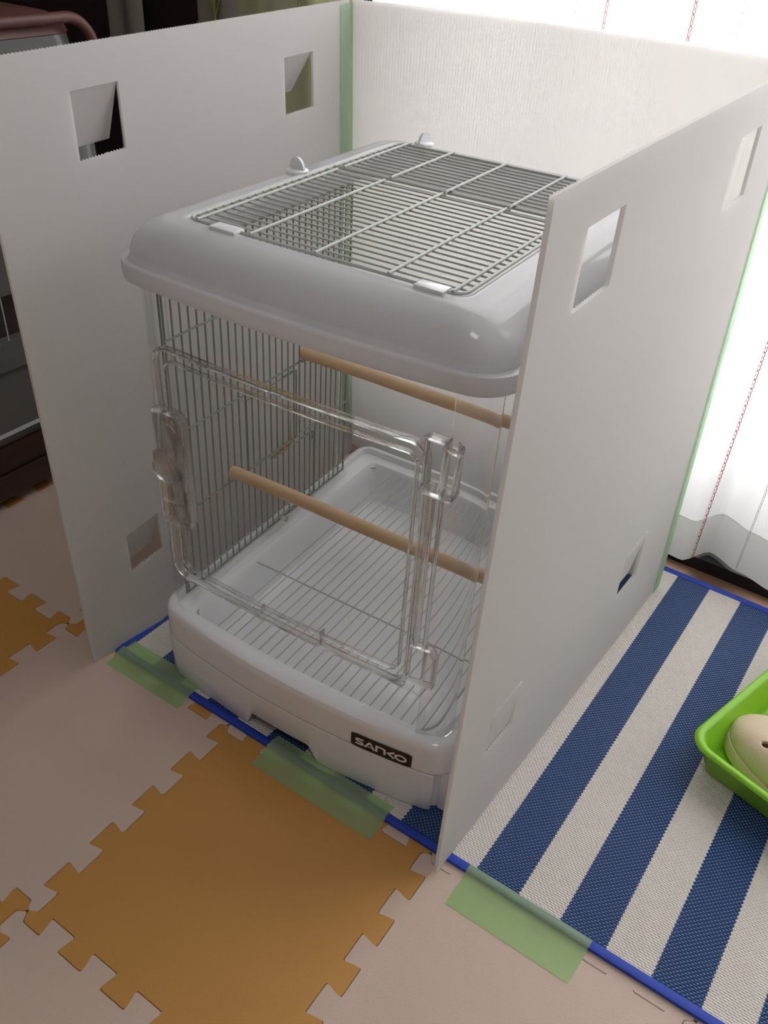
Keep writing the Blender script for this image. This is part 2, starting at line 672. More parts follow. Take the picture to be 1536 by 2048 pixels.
binding((RX0, RY0, 0), (RX1, RY0, 0), (0, 1, 0))
binding((RX0, RY1, 0), (RX1, RY1, 0), (0, -1, 0))
binding((RX0, RY0 + .009, 0), (RX0, RY1 - .009, 0), (1, 0, 0))
binding((RX1, RY0 + .009, 0), (RX1, RY1 - .009, 0), (-1, 0, 0))


def floor_tape(x0, x1, y0, y1, label, skew=(0, 0, 0, 0)):
    """strip of tape draped from the rug down on to the foam"""
    ys = [y0, RY0 - .010, RY0 - .0045, RY0 - .002, RY0 - .0005, RY0 + .002, RY0 + .008, RY0 + .0105, RY0 + .013, y1]
    zs = [.0008, .0009, .0024, .0046, .0057, .0062, .0060, .0050, .0042, .0041]
    keep = [(y, z) for y, z in zip(ys, zs) if y0 <= y <= y1]
    if keep[-1][0] < y1:
        keep.append((y1, keep[-1][1]))
    n = 30
    v, f = [], []
    for i in range(n + 1):
        t = i / n
        for y, z in keep:
            s = (y - y0) / (y1 - y0)
            x = (x0 + skew[0] * (1 - s) + skew[1] * s) * (1 - t) + (x1 + skew[2] * (1 - s) + skew[3] * s) * t
            jag = random.uniform(-.0009, .0009) if i in (0, n) else 0
            v.append((x + jag, y, z))
    k = len(keep)
    for i in range(n):
        for j in range(k - 1):
            f.append((i * k + j, (i + 1) * k + j, (i + 1) * k + j + 1, i * k + j + 1))
    o = mesh_obj('green_tape', v, f, M['tape'], smooth=True)
    return tag(o, label, 'tape', None)


floor_tape(.099, .231, -.020, .030, 'strip of green tape on the rug corner at the left panel foot')
floor_tape(.362, .536, -.028, .022, 'strip of green tape over the rug edge below the front of the cage')
floor_tape(.643, .787, -.041, .007 + .004, 'strip of green tape over the rug edge right of the right panel', (0, 0, -.002, 0))

# ================================================================== CORRUGATED PANELS
PT = 0.0042


class Panel:
    def __init__(s, name, a0, b0, a1, b1, out, H, holes, flaps, label, bow=0.0, cut_side=1, foot=0.0):
        """a: near/left bottom..., b: far; 0 bottom, 1 top. out = outward normal sign vector"""
        s.a0, s.b0, s.a1, s.b1 = map(Vector, (a0, b0, a1, b1))
        s.out = Vector(out)
        s.bow = bow
        s.foot = foot
        L = (s.b0 - s.a0).length
        s.L, s.H = L, H
        pitch = 0.0045
        br = set(round(i * pitch, 5) for i in range(int(L / pitch) + 1))
        br.add(round(L, 5))
        for h in holes:
            for q in (h[0], h[1]):
                br = set(b for b in br if abs(b - q) > .0012)
                br.add(round(q, 5))
        br = sorted(br)
        base = [0] + ([.015, .035, .06, .09, .12] if foot else []) + [.2 * H, .4 * H, .6 * H, .8 * H, H]
        V, F = [], []
        idx = {}

        def vid(x, t, side):
            key = (round(x, 5), round(t, 5), side)
            if key not in idx:
                idx[key] = len(V)
                V.append(tuple(s.pt(x, t, side * PT)))
            return idx[key]
        for i in range(len(br) - 1):
            x0, x1 = br[i], br[i + 1]
            xm = (x0 + x1) / 2
            tb = set(base)
            hh = [h for h in holes if h[0] < xm < h[1]]
            for h in hh:
                tb |= {h[2], h[3]}
            tb = sorted(tb)
            for j in range(len(tb) - 1):
                t0, t1 = tb[j], tb[j + 1]
                tm = (t0 + t1) / 2
                if any(h[2] < tm < h[3] for h in hh):
                    continue
                cut = abs(t1 - H) < 1e-6 or any(abs(t1 - h[2]) < 1e-6 for h in hh)
                for sd in (0, 1):
                    q = [vid(x0, t0, sd), vid(x1, t0, sd), vid(x1, t1, sd)]
                    if cut and sd == cut_side:   # saw-toothed cut edge: one nick per flute
                        q += [vid(x0 + (x1 - x0) * .8, t1 - .0038, sd), vid(x0 + (x1 - x0) * .3, t1 - .0038, sd)]
                    q.append(vid(x0, t1, sd))
                    F.append(tuple(q))
        for x in br:
            tb = set(base)
            hh = [h for h in holes if h[0] + 1e-5 < x < h[1] - 1e-5]
            for h in hh:
                tb |= {h[2], h[3]}
            tb = sorted(tb)
            for j in range(len(tb) - 1):
                t0, t1 = tb[j], tb[j + 1]
                tm = (t0 + t1) / 2
                if any(h[2] < tm < h[3] for h in hh):
                    continue
                F.append((vid(x, t0, 0), vid(x, t1, 0), vid(x, t1, 1), vid(x, t0, 1)))
        s.ob = mesh_obj(name, V, F, M['panel'], recalc=False)
        tag(s.ob, label, 'panel')
        for h, ang in flaps:
            s.flap(h, ang)

    def pt(s, x, t, off):
        u, w = x / s.L, t / s.H
        p = (s.a0 * (1 - u) + s.b0 * u) * (1 - w) + (s.a1 * (1 - u) + s.b1 * u) * w
        p = p + s.out * (off + s.bow * 4 * u * (1 - u) * w)
        if s.foot:   # the foot of the sheet is pushed in against the rug
            p = p - s.out * s.foot * min(1.0, x / .11) * (1 - .7 * u) * max(0.0, 1 - t / .16) ** 3
        return p

    def flap(s, h, ang):
        """cut square left hinged at its top edge, pushed outward"""
        V, F = [], []
        n = max(2, int((h[1] - h[0]) / .0045))
        Lz = h[3] - h[2]
        for i in range(n + 1):
            x = h[0] + .001 + (h[1] - h[0] - .002) * i / n
            for z in (0, Lz):
                for o in (0, PT):
                    top = s.pt(x, h[3], PT * .5)
                    dn = (s.pt(x, h[2], 0) - s.pt(x, h[3], 0)).normalized()
                    d = dn * math.cos(ang) + s.out * math.sin(ang)
                    nn = s.out * math.cos(ang) - dn * math.sin(ang)
                    V.append(tuple(top + d * z + nn * o))
        for i in range(n):
            a, b = i * 4, i * 4 + 4
            F += [(a, b, b + 2, a + 2), (a + 1, a + 3, b + 3, b + 1)]
        for i in range(n + 1):
            a = i * 4
            F.append((a, a + 2, a + 3, a + 1))
        mesh_obj('cut_flap', V, F, M['panel'], s.ob, recalc=False)


LB0, LT0 = (0.087, -0.028, 0), (0.071, -0.030, 0.722)
LB1, LT1 = (0.030, 0.628, 0.0), (-0.031, 0.672, 0.722)
RB0, RT0 = (0.614, -0.019, 0.0053), (0.6125, -0.006, 0.72)
RB1, RT1 = (0.642, 0.590, 0.0053), (0.599, 0.712, 0.72)
hl = [(.111, .178, .6165, .682), (.485, .557, .597, .667), (.089, .151, .096, .153), (.410, .475, .096, .158)]
Panel('corrugated_panel', LB0, LB1, LT0, LT1, (-1, 0.05, 0), .722, hl,
      [(hl[0], .38), (hl[1], .62), (hl[2], .30), (hl[3], .08)],
      'translucent white corrugated plastic panel on the left of the cage, with flapped square cutouts', foot=.030)
hr = [(.061, .124, .620, .683), (.415, .487, .603, .675), (.066, .125, .124, .189), (.402, .470, .106, .178)]
Panel('corrugated_panel', RB0, RB1, RT0, RT1, (1, 0, 0), .72, hr, [(hr[2], -.09), (hr[3], -.17)],
      'translucent white corrugated plastic panel on the right of the cage, open square cutouts', cut_side=0)
Panel('corrugated_panel', (0.030, 0.632, 0.0053), (0.640, 0.594, 0.0053), (-0.029, 0.677, .722), (0.599, 0.716, .722),
      (0, 1, 0), .722, [], [],
      'glowing translucent white corrugated plastic panel standing behind the cage against the curtain', bow=0.045)


def corner_tape(c0, c1, d1a, d1b, d2, label, w1, w2):
    """L of green tape folded round an upright joint; d1a/d1b: direction of its long leg at foot and top"""
    c0, c1, d1a, d1b, d2 = map(Vector, (c0, c1, d1a, d1b, d2))
    N = 30
    V, F = [], []
    for i in range(N + 1):
        t = i / N
        p = c0 + (c1 - c0) * t
        d1 = (d1a * (1 - t) + d1b * t).normalized()
        for o in (d1 * w1, d1 * w1 * .5, Vector((0, 0, 0)), d2 * w2 * .5, d2 * w2):
            V.append(tuple(p + o))
    for i in range(N):
        for j in range(4):
            a = i * 5 + j
            F.append((a, a + 1, a + 6, a + 5))
    o = mesh_obj('green_tape', V, F, M['edge_tape'])
    return tag(o, label, 'tape')


corner_tape((0.0318, 0.6290, 0.005), (-0.0288, 0.6722, 0.718), (.086, -.996, 0), (.145, -.99, 0), (1, -.05, 0),
            'long green tape joining the left panel to the back panel, upright in the corner', .030, .004)
corner_tape((0.6475, 0.6010, 0.005), (0.6048, 0.7235, 0.716), (-.046, -.999, 0), (.019, -1, 0), (-1, .05, 0),
            'long green tape joining the right panel to the back panel, upright beside the curtain', .028, .010)

# ================================================================== BIRD CAGE
YAW = math.radians(2.5)
cage = empty('bird_cage', (0.3735, 0.036, 0.0036), YAW,
             'clear bird cage with white top and base and wire grid lid on the striped rug', 'cage')
GZ = -0.0036   # heights below were measured from the foam's surface


def Z(z):
    return z + GZ


# --- base tub: shell lofted through rounded rings
def base_ring(d, z, bow, dl=0.0, dr=0.0, r=.026):
    return ring(rrect(-.206 + d + dl, .213 - d, -.001 + d, .475 - d - dr, max(.01, r - d), bow, nf=48), Z(z))


prof = [(.004, .0700, .020), (-.0004, .0700, .0205), (-.0010, .0712, .0205), (-.0010, .0726, .0205), (-.0010, .103, .0205), (-.0010, .105, .0205), (-.0006, .1105, .0205), (.0008, .1142, .0202), (.0032, .1165, .0195),
        (.0065, .1178, .017), (.0110, .1188, .011), (.0122, .1180, .010), (.0135, .109, .008), (.0150, .1075, .008, .012, .008), (.0165, .1065, .008, .018, .012), (.0175, .104, .008, .019, .013), (.020, .090, .007, .021, .016), (.036, .055, .006, .012, .010), (.040, .050, .006, .010, .010)]
loops = [base_ring(*q) for q in prof]
v, f = loft(loops)
n = len(loops[0])
f.append(tuple(range((len(loops) - 1) * n, len(loops) * n)))
base = mesh_obj('base_tub', v, f, M['white_plastic'], cage, auto=28)
# lower body behind the drawer front
def skirt_ring(d, z, low=False):
    r_ = base_ring(d, z, .012)
    if low:   # open behind the finger notch
        r_ = [(x, y, Z(.034)) if (abs(x) < .068 and y < .06) else (x, y, zz) for x, y, zz in r_]
    return r_


loops = [skirt_ring(.005, .0045, True), skirt_ring(.005, .069), skirt_ring(.014, .069), skirt_ring(.014, .0045, True)]
v, f = loft(loops, closed_profile=True)
low = mesh_obj('base_skirt', v, f, M['white_plastic'], cage, auto=35)
# drawer front: bowed strip along the front with a finger notch below
path = rrect(-.2065, .2135, -.002, .476, .026, .0205, nf=48)
front = path[-5:] + [p for p in path[:56] if p[0] < .2000 and p[1] < .02]


def notch(x):
    def sm(a, b, t):
        t = max(0, min(1, (t - a) / (b - a)))
        return t * t * (3 - 2 * t)
    return .0038 + .023 * sm(-.058, -.047, x) * (1 - sm(.036, .056, x))


rows = []
fine = []
for i in range(len(front) - 1):
    for k in range(3):
        t = k / 3
        fine.append((front[i][0] * (1 - t) + front[i + 1][0] * t, front[i][1] * (1 - t) + front[i + 1][1] * t))
fine.append(tuple(front[-1]))
V, F = [], []
for (x, y) in fine:
    zb = notch(x)
    s = 0.985
    for zz, dy in ((zb, .0022), (zb + .002, .0010), (zb + .03, .0005), (.0660, .0000), (.0675, .0000), (.0686, .0004), (.0686, .006), (zb, .0060)):
        V.append((x * (1 - dy * 2), y + dy, Z(zz)))
k = 8
for i in range(len(fine) - 1):
    for j in range(k):
        j2 = (j + 1) % k
        F.append((i * k + j, i * k + j2, (i + 1) * k + j2, (i + 1) * k + j))
F.append(tuple(range(k)))
F.append(tuple(range((len(fine) - 1) * k, len(fine) * k)))
drawer = mesh_obj('drawer_front', V, F, M['white_plastic'], cage, auto=35)
box_obj('side_cheek', (.2022, .2130, .006, .45, Z(.0045), Z(.0688)), M['white_plastic'], cage, .001)
# drawer tray floor inside
box_obj('drawer_tray', (-.16, .16, .06, .43, Z(.03), Z(.046)), M['white_plastic'], cage, .003)


def base_front(x, z):
    return -.002 - .0205 * (1 - ((x - .0035) / .2105) ** 2) - .0004


# --- maker's plate
def plate_pt(x, z, out=0.0):
    return (x, base_front(x, z) - out, Z(z))


sx0, sx1, sz0, sz1 = .0975, .1715, .0725, .0925
V, F = [], []
nn = 14


def plate_outline():
    pts = []
    r = .002
    for cx, cz, a0 in ((sx1 - r, sz0 + r, -90), (sx1 - r, sz1 - r, 0), (sx0 + r, sz1 - r, 90), (sx0 + r, sz0 + r, 180)):
        for q in range(5):
            a = math.radians(a0 + 90 * q / 4)
            pts.append((cx + r * math.cos(a), cz + r * math.sin(a)))
    return pts


# strip grid following the curved front
for i in range(nn + 1):
    x = sx0 + (sx1 - sx0) * i / nn
    cut = .0014 if i in (0, nn) else 0
    for o_ in (.0012, .0002):
        V.append(plate_pt(x, sz0 + cut, o_))
        V.append(plate_pt(x, sz1 - cut, o_))
for i in range(nn):
    a, b = i * 4, i * 4 + 4
    F += [(a, b, b + 1, a + 1), (a + 2, a + 3, b + 3, b + 2), (a, a + 2, b + 2, b), (a + 1, b + 1, b + 3, a + 3)]
F += [(0, 1, 3, 2), (nn * 4, nn * 4 + 2, nn * 4 + 3, nn * 4 + 1)]
plate = mesh_obj('name_plate', V, F, M['sticker'], base)
plate['label'] = 'dark plate with white letters'


def stroke(pts, w, closed=False):
    """flat ribbon along 2-D points (with mitred joints)"""
    P = [Vector((p[0], p[1])) for p in pts]
    n = len(P)
    L, R = [], []
    for i in range(n):
        a = P[(i - 1) % n] if (closed or i > 0) else None
        b = P[(i + 1) % n] if (closed or i < n - 1) else None
        if a is None:
            d = (b - P[i]).normalized()
            m = Vector((-d.y, d.x))
            s = 1
        elif b is None:
            d = (P[i] - a).normalized()
            m = Vector((-d.y, d.x))
            s = 1
        else:
            d1, d2 = (P[i] - a).normalized(), (b - P[i]).normalized()
            n1, n2 = Vector((-d1.y, d1.x)), Vector((-d2.y, d2.x))
            m = (n1 + n2).normalized()
            s = 1 / max(.45, m.dot(n1))
        L.append(P[i] + m * w / 2 * s)
        R.append(P[i] - m * w / 2 * s)
    V = L + R
    F = [(i, (i + 1) % n, n + (i + 1) % n, n + i) for i in range(n if closed else n - 1)]
    return [tuple(v) for v in V], F


# letters, unit cell 1 high; widths in the same units
def ell(cx, cy, a, b, a0, a1, n=18):
    return [(cx + a * math.cos(math.radians(a0 + (a1 - a0) * i / n)), cy + b * math.sin(math.radians(a0 + (a1 - a0) * i / n))) for i in range(n + 1)]


lw = .255
letters = {
    'S': [([(1.02, .90), (.35, .90), (.17, .84), (.13, .72), (.20, .61), (.38, .53), (.78, .45), (.93, .36), (.95, .24), (.85, .13), (.68, .10), (.02, .10)], False)],
    'A': [([(1.20, 0.0), (1.72, .92), (1.82, .92), (2.34, 0.0)], False), ([(1.55, .25), (2.02, .25)], False)],
    'N': [([(2.58, 0.0), (2.58, .90), (3.30, .90), (3.50, .82), (3.56, .66), (3.56, 0.0)], False)],
    'K': [([(4.70, .97), (3.96, .52), (4.70, .03)], False)],
    'O': [(ell(5.42, .5, .60, .40, 0, 340, 22), True)],
}
U = .0103
ox, oz = sx0 + (sx1 - sx0 - 6.1 * U) / 2, sz0 + .0048
for ch, strokes in letters.items():
    V, F = [], []
    for pts, cl in strokes:
        v2, f2 = stroke(pts, lw if ch != 'A' or len(pts) > 2 else .15, cl)
        b = len(V)
        V += [plate_pt(ox + x * U, oz + y * U, .0016) for x, y in v2]
        F += [tuple(i + b for i in q) for q in f2]
    mesh_obj('letter', V, F, M['letters'], plate)

# --- clear body (front, right, back, and the two short left returns)
body_path = rrect(-.198, .197, .003, .468, .030, .008, nf=24, ns=8, nc=10)
# walk the ring starting on the left side, skipping the wire opening
left_idx = [i for i, p in enumerate(body_path) if p[0] < -.1955 and .05 < p[1] < .38]
start = (max(left_idx) + 1) % len(body_path)
walk = [body_path[(start + i) % len(body_path)] for i in range(len(body_path) - len(left_idx))]
walk = [p for p in walk]
V, F = [], []
for p in walk:
    V += [(p[0], p[1], Z(.104)), (p[0], p[1], Z(.556))]
for i in range(len(walk) - 1):
    a = i * 2
    F.append((a, a + 2, a + 3, a + 1))
bm_c = [i for i, p in enumerate(walk) if p[0] > .1665 and p[1] < .0335]
bm_l = [i for i, p in enumerate(walk) if p[0] < -.1675 and p[1] < .0335]
V, F = [], []
keep_runs = [walk[:bm_c[0] + 1], walk[bm_c[-1]:bm_l[0] + 1], walk[bm_l[-1]:]] if bm_l[0] > bm_c[0] else [walk[:bm_l[0] + 1], walk[bm_l[-1]:bm_c[0] + 1], walk[bm_c[-1]:]]
for run in keep_runs:
    b0 = len(V)
    for p in run:
        V += [(p[0], p[1], Z(.104)), (p[0], p[1], Z(.556))]
    for i in range(len(run) - 1):
        a = b0 + i * 2
        F.append((a, a + 2, a + 3, a + 1))
shell = mesh_obj('clear_shell', V, F, M['clear'], cage, recalc=False, smooth=True)
for cr in ([walk[i] for i in bm_c], [walk[i] for i in bm_l]):
    cV, cF = [], []
    mid = Vector((math.copysign(.16, cr[0][0]), .045))
    for i, p in enumerate(cr):
        a = Vector(cr[max(0, i - 1)])
        b = Vector(cr[min(len(cr) - 1, i + 1)])
        t = (b - a).normalized()
        n_ = Vector((-t.y, t.x)) * .0022
        if n_.dot(mid - Vector(p)) < 0:
            n_ = -n_
        for q in (Vector(p), Vector(p) + n_):
            cV += [(q.x, q.y, Z(.110)), (q.x, q.y, Z(.556))]
    for i in range(len(cr) - 1):
        a, b = i * 4, i * 4 + 4
        cF += [(a, b, b + 1, a + 1), (a + 2, a + 3, b + 3, b + 2), (a, a + 2, b + 2, b), (a + 1, b + 1, b + 3, a + 3)]
    k4 = (len(cr) - 1) * 4
    cF += [(0, 1, 3, 2), (k4, k4 + 2, k4 + 3, k4 + 1)]
    mesh_obj('clear_corner', cV, cF, M['corner_glass'] if cr[0][0] > 0 else M['clear'], shell, auto=40)
# back left edge bead and front left edge bead of the shell
for yy in (.046, .384):
    rod('edge_bead', (-.196, yy, Z(.108)), (-.196, yy, Z(.55)), .0022, M['glass'], shell)

# --- door: rails, pane, latch, handle
DY = .0005


def door_y(x):
    return DY - .008 * (1 - (x / .196) ** 2)


def flat_ring(x0, x1, z0, z1, r, w, d0, d1, name, mat, parent, n=10):
    o = rrect(x0, x1, z0, z1, r, 0, nf=16, ns=8, nc=n)
    i = rrect(x0 + w, x1 - w, z0 + w, z1 - w, max(.002, r - w), 0, nf=16, ns=8, nc=n)
    b = w * .22
    o2 = rrect(x0 + b, x1 - b, z0 + b, z1 - b, max(.002, r - b), 0, nf=16, ns=8, nc=n)
    i2 = rrect(x0 + w - b, x1 - w + b, z0 + w - b, z1 - w + b, max(.002, r - w + b), 0, nf=16, ns=8, nc=n)
    lp = []
    for pp, d in ((o, d1), (o, d0 + b), (o2, d0), (i2, d0), (i, d0 + b), (i, d1)):
        lp.append([(p[0], door_y(p[0]) + d, Z(p[1])) for p in pp])
    v, f = loft(lp, closed_profile=True)
    return mesh_obj(name, v, f, mat, parent, auto=30)


door = flat_ring(-.166, .153, .189, .486, .020, .0040, -.0065, .0012, 'door', M['glass'], cage)
door['label'] = 'large clear moulded door'
flat_ring(-.152, .142, .204, .472, .012, .0020, -.0045, .0010, 'door_rib', M['glass'], door)
V, F = [], []
for i in range(17):
    x = -.163 + (.313) * i / 16
    for z in (.192, .483):
        V.append((x, door_y(x) + .0005, Z(z)))
for i in range(16):
    F.append((i * 2, i * 2 + 2, i * 2 + 3, i * 2 + 1))
pane = mesh_obj('door_pane', V, F, M['clear'], door, recalc=False, smooth=True)
# hinge rail on the right: an extra upright
box_obj('hinge_rail', (.1555, .1600, DY - .0085, DY - .0005, Z(.25), Z(.445)), M['glass'], door, .0009)
box_obj('hinge_rail', (.1655, .1685, DY - .0060, DY - .0005, Z(.25), Z(.445)), M['glass'], door, .0007)


def prism(name, poly, y0, y1, mat, parent, bev=.0008):
    n = len(poly)
    V = [(x, y0, Z(z)) for x, z in poly] + [(x, y1, Z(z)) for x, z in poly]
    F = [tuple(range(n)), tuple(range(2 * n - 1, n - 1, -1))] + [(i, (i + 1) % n, n + (i + 1) % n, n + i) for i in range(n)]
    o = mesh_obj(name, V, F, mat, parent)
    bm = bmesh.new()
    bm.from_mesh(o.data)
    bmesh.ops.bevel(bm, geom=list(bm.edges), offset=bev, segments=2, profile=.5, affect='EDGES')
    bm.to_mesh(o.data)
    bm.free()
    sharp(o.data, 40)
    return o


# right upper handle: boxed grip with slanted lower face
def loftbox(name, secs, mat, parent, bev=.0008):
    """secs: list of (z, x0, x1, y0, y1)"""
    V = []
    for z, x0, x1, y0, y1 in secs:
        V += [(x0, y0, Z(z)), (x1, y0, Z(z)), (x1, y1, Z(z)), (x0, y1, Z(z))]
    F = [(3, 2, 1, 0), tuple(range(len(V) - 4, len(V)))]
    for i in range(len(secs) - 1):
        a = i * 4
        for k in range(4):
            F.append((a + k, a + (k + 1) % 4, a + 4 + (k + 1) % 4, a + 4 + k))
    o = mesh_obj(name, V, F, mat, parent)
    bm = bmesh.new()
    bm.from_mesh(o.data)
    bmesh.ops.bevel(bm, geom=list(bm.edges), offset=bev, segments=2, profile=.5, affect='EDGES')
    bm.to_mesh(o.data)
    bm.free()
    sharp(o.data, 40)
    return o


grip = loftbox('door_grip', [(.441, .149, .181, -.016, -.013), (.444, .149, .182, -.017, -.001), (.447, .149, .182, -.017, -.001)], M['glass'], door)
loftbox('grip_side', [(.445, .149, .1515, -.013, -.001), (.494, .149, .1515, -.012, -.001)], M['glass'], grip)
loftbox('grip_side', [(.445, .1665, .1695, -.013, -.001), (.497, .1665, .1695, -.012, -.001)], M['glass'], grip)
loftbox('grip_side', [(.445, .179, .1815, -.015, -.001), (.493, .179, .1815, -.010, -.001)], M['glass'], grip)
loftbox('grip_top', [(.493, .148, .1700, -.013, -.001), (.4965, .148, .1700, -.013, -.001)], M['glass'], grip)
prism('grip_top', [(.170, .489), (.176, .496), (.1825, .490), (.1825, .486)], -.013, -.001, M['glass'], grip)
# right lower foot
prism('door_foot', [(.152, .197), (.183, .203), (.183, .245), (.177, .256), (.153, .254), (.153, .250), (.175, .252), (.180, .244), (.180, .2055), (.152, .200)],
      -.0085, -.0005, M['glass'], door, .0005)
box_obj('door_foot', (.168, .1705, -.006, -.0005, Z(.206), Z(.25)), M['glass'], door, .0006)
# bottom flanges
prism('door_flange', [(-.147, .188), (-.037, .188), (-.034, .194), (-.034, .204), (-.0355, .204), (-.0365, .196), (-.038, .1905), (-.147, .1905)], -.0100, -.0030, M['glass'], door, .0004)
prism('door_flange', [(.047, .211), (.045, .211), (.045, .193), (.048, .1885), (.150, .1885), (.150, .1910), (.049, .1910), (.047, .195)], -.0105, -.0030, M['glass'], door, .0004)
# left latch with slider knob
face = prism('latch_face', [(-.168, .270), (-.130, .270), (-.1275, .276), (-.1275, .404), (-.132, .412), (-.168, .412)], -.0142, -.0130, M['glass'], door, .0003)
latch = loftbox('door_latch', [(.268, -.168, -.1330, -.010, -.001), (.272, -.170, -.1320, -.0125, -.001), (.276, -.170, -.1320, -.0125, -.001)], M['glass'], door)
loftbox('latch_plate', [(.276, -.169, -.1665, -.0125, -.001), (.413, -.169, -.1665, -.0125, -.001)], M['glass'], latch)
loftbox('latch_plate', [(.276, -.130, -.1275, -.0120, -.001), (.409, -.132, -.1295, -.0120, -.001)], M['glass'], latch)
loftbox('latch_plate', [(.298, -.166, -.138, -.0110, -.008), (.300, -.166, -.138, -.0115, -.003)], M['glass'], latch, .0004)
loftbox('latch_plate', [(.408, -.171, -.133, -.0120, -.001), (.411, -.171, -.133, -.0125, -.001), (.4145, -.169, -.136, -.0100, -.001)], M['glass'], latch)
fan = [(-.150 + .019 * math.cos(math.radians(a)), .345 + .015 * math.sin(math.radians(a))) for a in range(150, 331, 15)]
prism('latch_knob', fan + [(-.134, .345), (-.146, .360), (-.166, .366)], -.021, -.011, M['glass'], latch, .0008)
rodv = tube_geo([(-.150, -.010, Z(.398)), (-.147, -.013, Z(.402)), (-.142, -.0135, Z(.402)), (-.138, -.012, Z(.396)), (-.137, -.010, Z(.388))], .0016)
mesh_obj('latch_spring_arm', *rodv, M['glass'], latch, smooth=True)

# --- white top cover
rim_o = rrect(-.2155, .2085, -.001, .479, .036, .012, nf=24, ns=8, nc=10)
ope_o = rrect(-.152, .147, .0375, .4335, .014, .001, nf=24, ns=8, nc=10)


def lerp_ring(a, z):
    return [(p[0] * (1 - a) + q[0] * a, p[1] * (1 - a) + q[1] * a, Z(z)) for p, q in zip(rim_o, ope_o)]


prof = [(.06, .543), (.02, .5405), (-.02, .5405), (-.04, .5425), (-.05, .548), (-.055, .5560), (-.045, .5585), (-.02, .5592), (.075, .5590), (.090, .5602)]
for k in range(1, 13):
    th = math.pi / 2 * k / 12
    prof.append((.092 + .76 * (1 - math.cos(th)), .562 + .038 * math.sin(th) ** 1.0))
prof += [(.90, .6008), (.975, .6005), (1.0, .5985), (1.0, .5880), (.96, .5865), (.93, .590)]
for k in range(11, 0, -2):
    th = math.pi / 2 * k / 12
    prof.append((.06 + .80 * (1 - math.cos(th)), .554 + .040 * math.sin(th)))
prof += [(.075, .552)]
loops = [lerp_ring(a, z) for a, z in prof]
v, f = loft(loops, closed_profile=True)
cover = mesh_obj('top_cover', v, f, M['cover'], cage, auto=50)
# small white clips and turning knobs on the cover
for x0, x1 in ((-.114, -.084), (.103, .131)):
    box_obj('lid_clip', (x0, x1, .030, .0455, Z(.6000), Z(.6035)), M['white_plastic'], cover, .0009)


def knob(x, y, rz):
    V, F = tube_geo([(0, 0, 0), (0, 0, .0001)], .011, seg=16)
    prf = [(.0125, 0), (.0125, .0022), (.011, .0034), (.002, .0036)]
    lp = [[(r * math.cos(2 * math.pi * i / 20), r * math.sin(2 * math.pi * i / 20), z) for i in range(20)] for r, z in prf]
    a = loft(lp, caps=True)
    arc = [(.011 * math.cos(math.radians(t)), .0030 + .0125 * math.sin(math.radians(t))) for t in range(0, 181, 15)]
    nA = len(arc)
    Vb = [(x_, -.0014, z_) for x_, z_ in arc] + [(x_, .0014, z_) for x_, z_ in arc]
    Fb = [tuple(range(nA)), tuple(range(2 * nA - 1, nA - 1, -1))] + [(i, (i + 1) % nA, nA + (i + 1) % nA, nA + i) for i in range(nA)]
    V, F = merge([a, (Vb, Fb)])
    o = mesh_obj('turn_knob', V, F, M['white_plastic'], cover, auto=40)
    o.location = (x, y, Z(.6005))
    o.rotation_euler = (0, 0, rz)


knob(-.166, .238, math.radians(-10))
knob(-.122, .447, math.radians(80))

# --- wire lid
ZL = .6005
frame_pts = rrect(-.1490, .1440, .0405, .4310, .012, 0, nf=2, ns=2, nc=6)
lid = mesh_obj('wire_lid', *tube_geo([(p[0], p[1], Z(ZL)) for p in frame_pts], .0017, closed=True), M['wire'], cage, smooth=True)
lid['label'] = 'pale grey green wire grid lid'
ys = [.0405 + .0125 * i for i in range(1, 31)]
for y in ys:
    if abs(y - .2765) < .008:
        continue
    rod('cross_wire', (-.148, y, Z(ZL)), (.143, y, Z(ZL)), .00105, M['wire'], lid, 6)
for y in (.2685, .2845):
    rod('hinge_wire', (-.148, y, Z(ZL)), (.143, y, Z(ZL)), .0018, M['wire'], lid, 8)
for x in (-.134, -.072, .000, .075, .136):
    rod('long_wire', (x, .0375, Z(ZL + .0026)), (x, .270, Z(ZL + .0026)), .0016, M['wire'], lid, 8)
    rod('long_wire', (x, .283, Z(ZL + .0026)), (x, .432, Z(ZL + .0026)), .0016, M['wire'], lid, 8)
for x in (.000, .075):
    hk = [(x + .004, .268, Z(ZL + .001)), (x + .003, .271, Z(ZL + .0045)), (x + .003, .280, Z(ZL + .005)), (x + .003, .286, Z(ZL + .003)), (x + .003, .2875, Z(ZL - .001))]
    mesh_obj('wire_hook', *tube_geo(hk, .0014), M['wire'], lid, smooth=True)

# --- left side wire panel
WXp = -.1875
y0, y1 = .034, .3825
fp = [(WXp, y0 - .004, Z(.118)), (WXp, y1 + .003, Z(.118)), (WXp, y1 + .003, Z(.553)), (WXp, y0 - .004, Z(.553))]
side = mesh_obj('side_wire_panel', *tube_geo(fp, .0015, closed=True), M['shaded_side_wire'], cage)
side['label'] = 'wire grille on the left side of the cage'
k = 0
y = y0
while y < y1:
    rod('upright_wire', (WXp, y, Z(.118)), (WXp, y, Z(.553)), .00115, M['shaded_side_wire'], side, 6)
    y += .0125
for z in (.466, .350, .240, .137):
    rod('cross_wire', (WXp + .0022, y0 - .004, Z(z)), (WXp + .0022, y1 + .003, Z(z)), .0012, M['shaded_side_wire'], side, 6)
